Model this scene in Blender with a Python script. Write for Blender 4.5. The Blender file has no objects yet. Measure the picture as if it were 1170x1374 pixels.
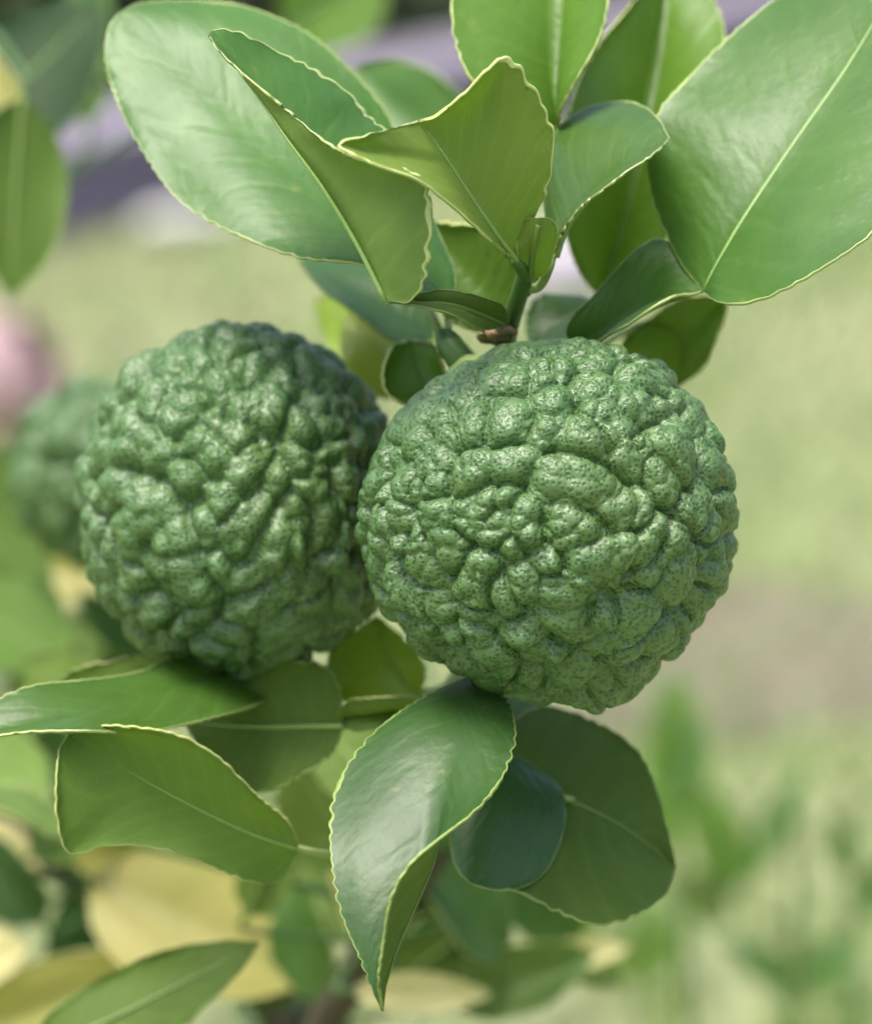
import bpy, bmesh, math, random
import numpy as np
from mathutils import Vector, Matrix

random.seed(7)
RNG = np.random.RandomState(11)
scene = bpy.context.scene
COL = scene.collection

# ------------------------------------------------------------------ camera
D0 = 0.50            # metres from the lens to the sharp fruit
S = 0.000106         # metres per photograph pixel at that distance
PITCH = math.radians(15.0)
CAM = Vector((0.0, 0.0, 1.05))
FWD = Vector((0, math.cos(PITCH), -math.sin(PITCH)))
RIGHT = Vector((1, 0, 0))
UP = Vector((0, math.sin(PITCH), math.cos(PITCH)))
cam_data = bpy.data.cameras.new('camera')
cam = bpy.data.objects.new('camera', cam_data)
COL.objects.link(cam)
cam.location = CAM
cam.rotation_euler = (math.pi / 2 - PITCH, 0, 0)
cam_data.sensor_fit = 'HORIZONTAL'
cam_data.sensor_width = 36.0
cam_data.lens = 36.0 * D0 / (1170 * S)
cam_data.clip_start = 0.02
cam_data.clip_end = 1000.0
cam_data.dof.use_dof = True
cam_data.dof.focus_distance = 0.499
cam_data.dof.aperture_fstop = 15.0
scene.camera = cam

# ------------------------------------------------------------------ sky, sun, exposure
SUN_EL = math.radians(73)
SUN_AZ = math.radians(238)      # clockwise from +Y (seen from above): high on the left, a little behind the camera
world = bpy.data.worlds.new('World')
scene.world = world
world.use_nodes = True
wn = world.node_tree.nodes
bg = wn['Background']
sky = wn.new('ShaderNodeTexSky')
sky.sky_type = 'NISHITA'
sky.sun_disc = False
sky.sun_elevation = SUN_EL
sky.sun_rotation = SUN_AZ
sky.air_density = 1.0
sky.dust_density = 6.0
sky.ozone_density = 1.0
world.node_tree.links.new(sky.outputs[0], bg.inputs[0])
bg.inputs[1].default_value = 0.11
sun_data = bpy.data.lights.new('sun', 'SUN')
sun_data.energy = 1.5
sun_data.angle = math.radians(26)
sun_data.color = (1.0, 0.97, 0.92)
sun = bpy.data.objects.new('sun', sun_data)
COL.objects.link(sun)
sdir = Vector((math.sin(SUN_AZ) * math.cos(SUN_EL), math.cos(SUN_AZ) * math.cos(SUN_EL), math.sin(SUN_EL)))
sun.rotation_euler = sdir.to_track_quat('Z', 'Y').to_euler()
sun.location = (0, 0, 5)
scene.view_settings.view_transform = 'Standard'
scene.view_settings.look = 'None'
scene.view_settings.gamma = 1.0
scene.view_settings.use_curve_mapping = False
scene.view_settings.exposure = 1.46
scene.render.engine = 'CYCLES'
scene.cycles.use_denoising = True
scene.cycles.use_adaptive_sampling = True
scene.cycles.adaptive_threshold = 0.02
scene.cycles.diffuse_bounces = 6
scene.cycles.max_bounces = 12
scene.cycles.caustics_reflective = False
scene.cycles.caustics_refractive = False


# ------------------------------------------------------------------ helpers
def P(px, py, dz=0.0):
    """a point of the place: photograph pixel and millimetres behind the sharp plane"""
    d = D0 + dz / 1000.0
    k = S * d / D0
    return CAM + FWD * d + RIGHT * ((px - 585) * k) + UP * (-(py - 687) * k)


def PD(px, py, d):
    return P(px, py, (d - D0) * 1000.0)


def ground_at(px, py):
    v = (P(px, py, 0) - CAM)
    t = CAM.z / -v.z
    return CAM + v * t


def link(o, parent=None):
    COL.objects.link(o)
    if parent is not None:
        o.parent = parent
        o.matrix_parent_inverse = parent.matrix_world.inverted()
    return o


def tag(o, label=None, cat=None, group=None, kind=None):
    if label: o['label'] = label
    if cat: o['category'] = cat
    if group: o['group'] = group
    if kind: o['kind'] = kind
    return o


def empty(name, loc):
    o = bpy.data.objects.new(name, None)
    o.empty_display_size = 0.02
    o.location = loc
    COL.objects.link(o)
    o.matrix_world = Matrix.Translation(loc)
    return o


def mesh_obj(name, verts, faces, mats, parent=None, smooth=True, fmat=None, origin=None):
    me = bpy.data.meshes.new(name)
    vs = np.asarray([tuple(v) for v in verts], dtype=np.float64)
    if origin is None:
        origin = vs.mean(axis=0)
    origin = np.asarray(tuple(origin))
    me.from_pydata((vs - origin).tolist(), [], faces)
    for m in (mats if isinstance(mats, (list, tuple)) else [mats]):
        me.materials.append(m)
    if fmat is not None:
        me.polygons.foreach_set('material_index', np.asarray(fmat, dtype=np.int32))
    me.polygons.foreach_set('use_smooth', np.full(len(me.polygons), smooth, dtype=bool))
    me.update()
    o = bpy.data.objects.new(name, me)
    o.location = Vector(origin)
    COL.objects.link(o)
    if parent is not None:
        o.parent = parent
        # parents of parts are unrotated, unscaled: keep the world place
        o.location = Vector(origin) - world_loc(parent)
    return o


def world_loc(o):
    v = Vector(o.location)
    p = o.parent
    while p is not None:
        v = v + Vector(p.location)
        p = p.parent
    return v


def crom(pts, n):
    """Catmull-Rom through pts, n+1 samples evenly spread along the length"""
    p = np.asarray([tuple(v) for v in pts], dtype=np.float64)
    if len(p) == 2:
        t = np.linspace(0, 1, n + 1)[:, None]
        return p[0] * (1 - t) + p[1] * t
    q = np.vstack([2 * p[0] - p[1], p, 2 * p[-1] - p[-2]])
    out = []
    for i in range(1, len(q) - 2):
        a, b, c, d = q[i - 1], q[i], q[i + 1], q[i + 2]
        # centripetal-like tangents limited by the chord, so uneven points do not overshoot
        l = np.linalg.norm(c - b)
        m1 = (c - a); m1 = m1 / max(np.linalg.norm(c - b) + np.linalg.norm(b - a), 1e-9) * l
        m2 = (d - b); m2 = m2 / max(np.linalg.norm(d - c) + np.linalg.norm(c - b), 1e-9) * l
        for t in np.linspace(0, 1, 16, endpoint=False):
            h00 = 2 * t**3 - 3 * t**2 + 1; h10 = t**3 - 2 * t**2 + t
            h01 = -2 * t**3 + 3 * t**2; h11 = t**3 - t**2
            out.append(h00 * b + h10 * m1 + h01 * c + h11 * m2)
    out.append(p[-1])
    out = np.asarray(out)
    s = np.concatenate([[0], np.cumsum(np.linalg.norm(np.diff(out, axis=0), axis=1))])
    w = np.linspace(0, s[-1], n + 1)
    return np.stack([np.interp(w, s, out[:, k]) for k in range(3)], axis=1)


def tube(name, pts, radii, mat, parent=None, n=24, sides=10, lump=0.0, flat=1.0, seed=0):
    c = crom(pts, n)
    rr = np.interp(np.linspace(0, 1, n + 1), np.linspace(0, 1, len(radii)), radii)
    rs = np.random.RandomState(seed + 5)
    tang = np.gradient(c, axis=0)
    tang /= np.linalg.norm(tang, axis=1)[:, None]
    ref = np.array(tuple(FWD))
    verts, faces = [], []
    for i in range(n + 1):
        a = np.cross(tang[i], ref)
        if np.linalg.norm(a) < 1e-3:
            a = np.cross(tang[i], np.array([1.0, 0, 0]))
        a /= np.linalg.norm(a)
        b = np.cross(tang[i], a)
        for k in range(sides):
            th = 2 * math.pi * k / sides
            r = rr[i] * (1 + lump * (rs.rand() - .5))
            verts.append(c[i] + a * math.cos(th) * r + b * math.sin(th) * r * flat)
    for i in range(n):
        for k in range(sides):
            k2 = (k + 1) % sides
            faces.append((i * sides + k, i * sides + k2, (i + 1) * sides + k2, (i + 1) * sides + k))
    faces.append(tuple(range(sides))[::-1])
    faces.append(tuple(n * sides + k for k in range(sides)))
    return mesh_obj(name, verts, faces, mat, parent)


# ------------------------------------------------------------------ materials
def new_mat(name):
    m = bpy.data.materials.new(name)
    m.use_nodes = True
    nt = m.node_tree
    return m, nt, nt.nodes, nt.links, nt.nodes['Principled BSDF'], nt.nodes['Material Output']


def ramp(N, stops):
    r = N.new('ShaderNodeValToRGB')
    el = r.color_ramp.elements
    while len(el) < len(stops):
        el.new(0.5)
    for e, (p, c) in zip(el, stops):
        e.position = p
        e.color = (*c, 1) if len(c) == 3 else c
    return r


def noise(N, L, vec, scale, detail=3, rough=0.55):
    t = N.new('ShaderNodeTexNoise')
    t.inputs['Scale'].default_value = scale
    t.inputs['Detail'].default_value = detail
    t.inputs['Roughness'].default_value = rough
    L.new(vec, t.inputs['Vector'])
    return t


def mixc(N, L, fac, a, b, mode='MIX'):
    x = N.new('ShaderNodeMix')
    x.data_type = 'RGBA'
    x.blend_type = mode
    for sock, v in ((x.inputs[0], fac), (x.inputs[6], a), (x.inputs[7], b)):
        if hasattr(v, 'is_linked'):
            L.new(v, sock)
        elif isinstance(v, (int, float)):
            sock.default_value = v
        else:
            sock.default_value = (*v, 1)
    return x.outputs[2]


def math_n(N, L, op, a, b=None, c=None):
    x = N.new('ShaderNodeMath')
    x.operation = op
    for i, v in enumerate((a, b, c)):
        if v is None: continue
        if hasattr(v, 'is_linked'):
            L.new(v, x.inputs[i])
        else:
            x.inputs[i].default_value = v
    return x.outputs[0]


def leaf_side_mat(name, col, var, rough, spec, trans, tcol, vein=0.25, speck=0.35, bump=0.3, coat=0.0):
    """one face of a leaf blade: UV x = across (0..1, midrib 0.5), y = base to tip"""
    m, nt, N, L, bs, out = new_mat(name)
    uv = N.new('ShaderNodeTexCoord')
    sep = N.new('ShaderNodeSeparateXYZ'); L.new(uv.outputs['UV'], sep.inputs[0])
    across = math_n(N, L, 'ABSOLUTE', math_n(N, L, 'MULTIPLY_ADD', sep.outputs[0], 2.0, -1.0))
    # side veins run forward from the midrib
    nz = noise(N, L, uv.outputs['Object'], 160, 1)
    ph = math_n(N, L, 'MULTIPLY_ADD', sep.outputs[1], 62.0, math_n(N, L, 'MULTIPLY', across, -13.0))
    ph = math_n(N, L, 'MULTIPLY_ADD', nz.outputs[0], 5.0, ph)
    vn = math_n(N, L, 'POWER', math_n(N, L, 'ABSOLUTE', math_n(N, L, 'COSINE', math_n(N, L, 'MULTIPLY', ph, 0.5))), 14.0)
    big = noise(N, L, uv.outputs['Object'], 75, 4, 0.6)
    rnd = N.new('ShaderNodeObjectInfo')
    c = mixc(N, L, math_n(N, L, 'MULTIPLY_ADD', big.outputs[0], 2.4, -0.7), col, var)
    hsv = N.new('ShaderNodeHueSaturation')
    L.new(math_n(N, L, 'MULTIPLY_ADD', rnd.outputs['Random'], 0.018, 0.496), hsv.inputs['Hue'])
    L.new(math_n(N, L, 'MULTIPLY_ADD', rnd.outputs['Random'], 0.24, 0.88), hsv.inputs['Value'])
    L.new(c, hsv.inputs['Color'])
    c = hsv.outputs[0]
    light = tuple(min(1, x * 1.55 + 0.02) for x in col)
    c = mixc(N, L, math_n(N, L, 'MULTIPLY', vn, vein), c, light)
    # oil glands: tiny pale points
    vo = N.new('ShaderNodeTexVoronoi'); vo.inputs['Scale'].default_value = 1500
    L.new(uv.outputs['Object'], vo.inputs['Vector'])
    dots = N.new('ShaderNodeMapRange'); dots.inputs[1].default_value = 0.30; dots.inputs[2].default_value = 0.12
    L.new(vo.outputs['Distance'], dots.inputs[0])
    c = mixc(N, L, math_n(N, L, 'MULTIPLY', dots.outputs[0], speck), c, light)
    # yellow flecks and scuffs, sparse
    fl = noise(N, L, uv.outputs['Object'], 230, 2)
    fr = N.new('ShaderNodeMapRange'); fr.inputs[1].default_value = 0.70; fr.inputs[2].default_value = 0.78
    L.new(fl.outputs[0], fr.inputs[0])
    c = mixc(N, L, math_n(N, L, 'MULTIPLY', fr.outputs[0], 0.45), c, (0.30, 0.30, 0.04))
    # rare brown nibbles and specks
    bsp = noise(N, L, uv.outputs['Object'], 520, 1)
    bm_ = N.new('ShaderNodeMapRange'); bm_.inputs[1].default_value = 0.80; bm_.inputs[2].default_value = 0.84
    L.new(bsp.outputs[0], bm_.inputs[0])
    c = mixc(N, L, math_n(N, L, 'MULTIPLY', bm_.outputs[0], 0.75), c, (0.17, 0.12, 0.04))
    L.new(c, bs.inputs['Base Color'])
    rz = big
    L.new(math_n(N, L, 'MULTIPLY_ADD', rz.outputs[0], 0.22, rough - 0.11), bs.inputs['Roughness'])
    bs.inputs['Specular IOR Level'].default_value = spec
    bs.inputs['Coat Weight'].default_value = coat
    bs.inputs['Coat Roughness'].default_value = 0.3
    bp = N.new('ShaderNodeBump')
    bp.inputs['Strength'].default_value = bump
    bp.inputs['Distance'].default_value = 0.00035
    fine = noise(N, L, uv.outputs['Object'], 420, 2)
    cv = N.new('ShaderNodeCombineXYZ')
    L.new(math_n(N, L, 'MULTIPLY_ADD', sep.outputs[1], 16.0, math_n(N, L, 'MULTIPLY', across, -4.0)), cv.inputs[0])
    L.new(math_n(N, L, 'MULTIPLY', sep.outputs[0], 3.0), cv.inputs[1])
    L.new(math_n(N, L, 'MULTIPLY', rnd.outputs['Random'], 40.0), cv.inputs[2])
    quilt = noise(N, L, cv.outputs[0], 1.0, 2)
    hh = math_n(N, L, 'MULTIPLY_ADD', vn, -0.2, math_n(N, L, 'MULTIPLY_ADD', big.outputs[0], 2.2, math_n(N, L, 'MULTIPLY_ADD', fine.outputs[0], 0.5, math_n(N, L, 'MULTIPLY', quilt.outputs[0], 0.9))))
    hh = math_n(N, L, 'MULTIPLY_ADD', dots.outputs[0], 0.05, hh)
    L.new(hh, bp.inputs['Height'])
    L.new(bp.outputs[0], bs.inputs['Normal'])
    tr = N.new('ShaderNodeBsdfTranslucent')
    tm = mixc(N, L, 0.35, tcol, c)
    L.new(tm, tr.inputs['Color'])
    mx = N.new('ShaderNodeMixShader')
    mx.inputs[0].default_value = trans
    L.new(bs.outputs[0], mx.inputs[1]); L.new(tr.outputs[0], mx.inputs[2])
    L.new(mx.outputs[0], out.inputs['Surface'])
    return m


def plain_mat(name, col, var=None, rough=0.5, scale=300, spec=0.4, bump=0.2, bscale=None, bdist=0.0003):
    m, nt, N, L, bs, out = new_mat(name)
    tc = N.new('ShaderNodeTexCoord')
    nz = noise(N, L, tc.outputs['Object'], scale, 4)
    L.new(mixc(N, L, nz.outputs[0], col, var or tuple(x * 0.6 for x in col)), bs.inputs['Base Color'])
    bs.inputs['Roughness'].default_value = rough
    bs.inputs['Specular IOR Level'].default_value = spec
    bp = N.new('ShaderNodeBump'); bp.inputs['Strength'].default_value = bump; bp.inputs['Distance'].default_value = bdist
    nb = noise(N, L, tc.outputs['Object'], bscale or scale * 2, 4)
    L.new(nb.outputs[0], bp.inputs['Height']); L.new(bp.outputs[0], bs.inputs['Normal'])
    return m


def rim_mat(name, rim, blade_col):
    m, nt, N, L, bs, out = new_mat(name)
    tc = N.new('ShaderNodeTexCoord')
    nz = noise(N, L, tc.outputs['Object'], 110, 3, 0.6)
    r = ramp(N, [(0.28, tuple(0.45 * b * 1.3 + 0.55 * c for b, c in zip(blade_col, rim))), (0.70, rim)])
    L.new(nz.outputs[0], r.inputs[0])
    L.new(r.outputs[0], bs.inputs['Base Color'])
    bs.inputs['Roughness'].default_value = 0.42
    bp = N.new('ShaderNodeBump'); bp.inputs['Strength'].default_value = 0.5; bp.inputs['Distance'].default_value = 0.0003
    nb = noise(N, L, tc.outputs['Object'], 1500, 3)
    L.new(nb.outputs[0], bp.inputs['Height']); L.new(bp.outputs[0], bs.inputs['Normal'])
    return m


def leaf_set(tag_, top, topv, und, undv, rim, tr=0.36, rough=0.42):
    t = leaf_side_mat('leaf_upper_' + tag_, top, topv, rough, 0.5, tr, (top[0] * 2.4, top[1] * 2.0, top[2] * 0.8), vein=0.09, speck=0.2, bump=0.6, coat=0.14)
    u = leaf_side_mat('leaf_under_' + tag_, und, undv, 0.62, 0.22, tr, (und[0] * 1.7, und[1] * 1.55, und[2] * 0.8), vein=0.12, speck=0.3, bump=0.22)
    r = rim_mat('leaf_rim_' + tag_, tuple(0.72 * c_ + 0.28 * t_ * 1.3 for c_, t_ in zip(rim, und)), und)
    return [t, u, r]


LM = {
    'green': leaf_set('green', (0.095, 0.205, 0.034), (0.066, 0.160, 0.026), (0.225, 0.320, 0.085), (0.185, 0.278, 0.066), (0.40, 0.45, 0.20), tr=0.44),
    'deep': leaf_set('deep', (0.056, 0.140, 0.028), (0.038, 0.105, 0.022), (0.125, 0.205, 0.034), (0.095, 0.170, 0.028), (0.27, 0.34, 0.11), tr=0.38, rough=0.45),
    'young': leaf_set('young', (0.145, 0.270, 0.034), (0.110, 0.225, 0.026), (0.265, 0.370, 0.080), (0.225, 0.330, 0.062), (0.46, 0.48, 0.20), tr=0.48),
    'olive': leaf_set('olive', (0.150, 0.225, 0.040), (0.112, 0.188, 0.032), (0.205, 0.310, 0.066), (0.160, 0.262, 0.050), (0.42, 0.42, 0.17), tr=0.46, rough=0.46),
    'yellow': leaf_set('yellow', (0.450, 0.430, 0.140), (0.340, 0.370, 0.095), (0.470, 0.450, 0.180), (0.370, 0.390, 0.130), (0.55, 0.52, 0.20), tr=0.40, rough=0.45),
    'lime': leaf_set('lime', (0.27, 0.37, 0.035), (0.22, 0.32, 0.028), (0.30, 0.40, 0.06), (0.25, 0.35, 0.05), (0.45, 0.46, 0.15), tr=0.46),
    'dark': leaf_set('dark', (0.016, 0.050, 0.014), (0.012, 0.038, 0.011), (0.022, 0.055, 0.014), (0.017, 0.044, 0.012), (0.20, 0.28, 0.10), tr=0.2, rough=0.45),  # for leaves standing in shade: the shade is put into the colour
    'pale': leaf_set('pale', (0.620, 0.600, 0.340), (0.560, 0.560, 0.280), (0.640, 0.620, 0.380), (0.560, 0.560, 0.300), (0.6, 0.58, 0.30), tr=0.40, rough=0.5),
}
M_RIB = plain_mat('midrib', (0.22, 0.34, 0.095), (0.17, 0.29, 0.075), 0.45, 300)
M_RIBY = plain_mat('midrib_yellowish', (0.22, 0.34, 0.10), (0.18, 0.29, 0.08), 0.45, 300)
M_RIBD = plain_mat('midrib_dark_leaf', (0.14, 0.215, 0.045), (0.11, 0.18, 0.035), 0.45, 300)
M_STEM = plain_mat('green_stem', (0.065, 0.145, 0.030), (0.045, 0.105, 0.024), 0.42, 260, bump=0.4)
M_STALK = plain_mat('pale_stalk', (0.24, 0.32, 0.10), (0.19, 0.27, 0.08), 0.5, 260)
M_BARK = plain_mat('bark', (0.10, 0.085, 0.055), (0.055, 0.050, 0.032), 0.8, 220, spec=0.2, bump=0.8, bdist=0.0008)
M_SCAR = plain_mat('bud_scar', (0.34, 0.24, 0.14), (0.20, 0.13, 0.07), 0.7, 600, spec=0.25, bump=0.6)


# ------------------------------------------------------------------ leaves
def blade(name, mid, A, B, mats, parent, nv=44, nu=7, th=0.00034, cren=0.00022, nteeth=None, dome=0.05, rimw=0.013, dome_b=None, ends=True, wob=0.0006, seed=0):
    """A is the margin on the left when the upper face is seen with the tip up"""
    m = crom(mid, nv)
    a = crom([mid[0]] + list(A) + [mid[-1]], nv) if ends else crom(A, nv)
    b = crom([mid[0]] + list(B) + [mid[-1]], nv) if ends else crom(B, nv)
    length = np.linalg.norm(np.diff(m, axis=0), axis=1).sum()
    t = np.linspace(0, 1, nv + 1)
    tang = np.gradient(m, axis=0); tang /= np.linalg.norm(tang, axis=1)[:, None] + 1e-12
    if nteeth is None:
        nteeth = max(8, int(length / 0.0019))
    us = np.concatenate([np.linspace(0, 1 - rimw, nu), [1.0]])
    rs = np.random.RandomState(seed + 31)
    rows = np.zeros((nv + 1, 2 * nu + 1, 3))
    k1, k2, k3, k4 = rs.rand(4) * 6.28
    for side, e, dm in ((0, a, dome), (1, b, dome if dome_b is None else dome_b)):
        out = e - m
        w = np.linalg.norm(out, axis=1)[:, None]
        sgn = 1.0 if side == 0 else -1.0
        nrm = sgn * np.cross(tang, out)
        nrm /= np.linalg.norm(nrm, axis=1)[:, None] + 1e-12
        od = out / (w + 1e-12)
        env = np.clip(np.sin(np.pi * np.clip(t, 0, 1)) * 3, 0, 1)
        # rounded teeth with a notch between, uneven
        phase = t * nteeth * np.pi + 1.6 * np.sin(t * 9 + k1) + 0.8 * np.sin(t * 31 + k4) + (k2 if side else k3)
        tooth = ((0.5 - 0.5 * np.cos(2 * phase)) ** 0.7 - 0.6) * cren * 1.7 * env * (0.35 + np.sin(t * 17 + k4) ** 2)
        inner = 1 - rimw * (0.45 + 1.1 * (0.5 + 0.5 * np.sin(t * 23 + k3 + 2 * np.sin(t * 7 + k1))) * (0.6 + 0.4 * np.sin(t * 61 + k2)))
        for j, u in enumerate(us):
            uvar = inner[:, None] if j == len(us) - 2 else u
            p = m + out * uvar + nrm * (w * dm * math.sin(math.pi * u * 0.9))
            p = p + nrm * (wob * np.sin(t * 11 + u * 2.2 + (k1 if side else k2)) * (u ** 1.5) * env)[:, None] * np.minimum(1, w / 0.006)
            if j >= len(us) - 2:
                p = p + od * tooth[:, None]
            elif j == len(us) - 3:
                p = p + od * tooth[:, None] * 0.4
            col = nu - j if side == 0 else nu + j
            rows[:, col] = p
    # normals of the sheet: top = tangent x (A - M)
    dv = np.gradient(rows, axis=0)
    du = np.gradient(rows, axis=1)
    n = np.cross(du, dv)           # du points from A to B, dv base to tip
    n /= np.linalg.norm(n, axis=2)[:, :, None] + 1e-15
    n[0] = n[2]; n[1] = n[2]; n[-1] = n[-3]; n[-2] = n[-3]
    nc = 2 * nu + 1
    thick = np.full((nv + 1, nc, 1), th)
    thick[:, 0] *= 1.5; thick[:, -1] *= 1.5
    top = rows + n * thick / 2
    bot = rows - n * thick / 2
    verts = np.concatenate([top.reshape(-1, 3), bot.reshape(-1, 3)])
    off = (nv + 1) * nc
    faces, fm, uvs = [], [], []
    idx = lambda i, j: i * nc + j
    uu = np.concatenate([-us[::-1], us[1:]]) * 0.5 + 0.5

    def add(f, mat, uv):
        faces.append(f); fm.append(mat); uvs.extend(uv)
    for i in range(nv):
        for j in range(nc - 1):
            rim = j == 0 or j == nc - 2
            q = [(i, j), (i, j + 1), (i + 1, j + 1), (i + 1, j)]
            uvq = [(uu[y], t[x]) for x, y in q]
            add(tuple(idx(x, y) for x, y in q), 2 if rim else 0, uvq)
            add(tuple(off + idx(x, y) for x, y in q[::-1]), 2 if rim else 1, uvq[::-1])
        for j in (0, nc - 1):
            q = [idx(i, j), idx(i + 1, j), off + idx(i + 1, j), off + idx(i, j)]
            if j: q = q[::-1]
            add(tuple(q), 2, [(uu[j], t[i])] * 4)
    for i in (0, nv):
        for j in range(nc - 1):
            q = [idx(i, j), off + idx(i, j), off + idx(i, j + 1), idx(i, j + 1)]
            if i: q = q[::-1]
            add(tuple(q), 2, [(uu[j], t[i])] * 4)
    o = mesh_obj(name, verts, faces, mats, parent, fmat=fm, origin=m[0])
    uvl = o.data.uv_layers.new(name='UVMap')
    uvl.data.foreach_set('uv', np.asarray(uvs, dtype=np.float32).ravel())
    o['_n'] = 0
    del o['_n']
    return o, m, n[:, nu]


def rib(parent, m, n, r0, r1, mat, off=0.62, name='midrib', cut=0.97):
    k = max(6, int(len(m) * cut))
    rr = np.linspace(r0, r1, k)
    pts = m[:k] - n[:k] * (rr * off)[:, None]
    st = max(3, k // 12)
    return tube(name, [Vector(p) for p in pts[::st]], [r0, (r0 + r1) * .55, r1], mat, parent, n=26, sides=8)


LEAF_N = [0]


def pts(lst):
    return [P(*p) for p in lst]


def leaf(tree, mid, A, B, kind='green', rib_r=(0.00048, 0.00012), ribmat=None, to=None, label=None, wing=None, pet_r=0.0007, rib_off=0.7, **kw):
    LEAF_N[0] += 1
    o, m, n = blade('leaf', pts(mid), pts(A), pts(B), LM[kind], tree, seed=LEAF_N[0], **{'nv': 110, **kw})
    if label: o['label'] = label
    rib(o, m, n, rib_r[0], rib_r[1], ribmat or M_RIB, off=rib_off)
    base = m[0]
    if to is not None:
        petiole(o, base, m, [P(*p) for p in to], pet_r)
    if wing is not None:
        w, wm, wn_ = blade('petiole_wing', pts(wing['mid']), pts(wing['A']), pts(wing['B']), LM[wing.get('kind', kind)], o, nv=26, seed=LEAF_N[0] + 77, dome=wing.get('dome', 0.05), cren=0.0001)
        rib(w, wm, wn_, 0.0004, 0.0004, M_RIBD)
    return o


def petiole(o, base, m, to, r):
    last = np.array(tuple(to[-1]))
    if o.parent is tree:
        allp = np.concatenate(SAMPLES)
        hit = allp[np.argmin(np.linalg.norm(allp - last, axis=1))]
        if np.linalg.norm(hit - last) > 0.0004:
            to = list(to) + [Vector(hit)]
    m_far = (Vector(base) - CAM).length
    d = Vector(m[0] - m[3])
    p0 = Vector(base) - d * 0.6
    p1 = Vector(base) + d * 1.2
    tube('petiole', [p0, Vector(base), p1] + to, [r * .8, r, r, r * 1.15], M_STALK if (r < 0.0009 and m_far < 0.6) else M_STEM, o, n=18, sides=8)


def simple_leaf(tree, base, tip, wpx, kind='green', roll=0.0, fold=0.25, droop=0.1, to=None, label=None, shape=0.85, up=0.35, rib_r=(0.0006, 0.00015), **kw):
    """leaf given by base and tip; roll turns the upper face away from the viewer and the sky"""
    LEAF_N[0] += 1
    b, t_ = P(*base), P(*tip)
    ax = t_ - b
    ln = ax.length
    axn = ax.normalized()
    want = (-FWD + UP * up).normalized()
    n0 = (want - axn * want.dot(axn)).normalized()
    n0 = Matrix.Rotation(math.radians(roll), 3, axn) @ n0
    sd = n0.cross(axn).normalized()
    zc = (base[2] + tip[2]) / 2
    hw = wpx * S * (D0 + zc / 1000.0) / D0
    k = 9
    mid, A, B = [], [], []
    for i in range(k):
        s = i / (k - 1)
        c = b + ax * s - n0 * (ln * droop * (s ** 2)) + n0 * (ln * droop * 0.5 * s)
        mid.append(c)
        if 0 < i < k - 1:
            w = hw * math.sin(math.pi * (s ** shape)) ** 0.72
            lift = n0 * (w * fold)
            A.append(c + sd * w + lift)
            B.append(c - sd * w + lift)
    o, m, n = blade('leaf', mid, A, B, LM[kind], tree, nv=30, nu=5, seed=LEAF_N[0], **kw)
    if label: o['label'] = label
    rib(o, m, n, rib_r[0], rib_r[1], M_RIBD if kind in ('deep', 'olive') else M_RIB)
    if to is not None:
        petiole(o, m[0], m, [p if isinstance(p, Vector) else P(*p) for p in to], 0.0007)
    return o


# ------------------------------------------------------------------ setting: ground
def m_lawn():
    m, nt, N, L, bs, out = new_mat('lawn_soil')
    tc = N.new('ShaderNodeTexCoord')
    n1 = noise(N, L, tc.outputs['Object'], 4.0, 5, 0.65)
    n2 = noise(N, L, tc.outputs['Object'], 30, 5)
    r1 = ramp(N, [(0.38, (0.165, 0.220, 0.085)), (0.52, (0.265, 0.295, 0.150)), (0.68, (0.310, 0.295, 0.190))])
    L.new(n1.outputs[0], r1.inputs[0])
    c = mixc(N, L, math_n(N, L, 'MULTIPLY', n2.outputs[0], 0.6), r1.outputs[0], (0.19, 0.22, 0.09))
    L.new(c, bs.inputs['Base Color'])
    bs.inputs['Roughness'].default_value = 0.95
    bs.inputs['Specular IOR Level'].default_value = 0.1
    bp = N.new('ShaderNodeBump'); bp.inputs['Strength'].default_value = 0.6; bp.inputs['Distance'].default_value = 0.02
    L.new(n2.outputs[0], bp.inputs['Height']); L.new(bp.outputs[0], bs.inputs['Normal'])
    return m


R_ = 450.0
lawn = mesh_obj('lawn', [(-R_, -R_, 0), (R_, -R_, 0), (R_, R_, 0), (-R_, R_, 0)], [(0, 1, 2, 3)], m_lawn(), smooth=False, origin=(0, 0, 0))
tag(lawn, 'dry green lawn behind the lime tree', 'lawn', kind='structure')


def soil_patch(name, cx, cy, rx, ry, mat, seed):
    rs = np.random.RandomState(seed)
    n = 40
    ph = rs.rand(4) * 6.28
    vs = [(cx, cy, 0.004)]
    for i in range(n):
        a = 2 * math.pi * i / n
        k = 1 + 0.16 * math.sin(3 * a + ph[0]) + 0.10 * math.sin(5 * a + ph[1]) + 0.06 * math.sin(9 * a + ph[2])
        vs.append((cx + rx * k * math.cos(a), cy + ry * k * math.sin(a), 0.004))
    fs = [(0, 1 + i, 1 + (i + 1) % n) for i in range(n)]
    return mesh_obj(name, vs, fs, mat, smooth=False)


M_SOIL = plain_mat('bare_earth', (0.195, 0.172, 0.128), (0.155, 0.138, 0.100), 0.95, 9, spec=0.1, bump=0.7, bscale=60, bdist=0.01)
SOILS = []
for px, py, rx, ry, s in ((1090, 890, 0.28, 0.24, 1), (915, 900, 0.16, 0.18, 5)):
    g = ground_at(px, py)
    SOILS.append((g.x, g.y, rx, ry))
    o = soil_patch('bare_soil', g.x, g.y, rx, ry, M_SOIL, s)
    if s == 5:
        for v in o.data.vertices: v.co.z += 0.004
    tag(o, 'pinkish brown bare earth worn into the lawn', 'soil', kind='structure')


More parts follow.
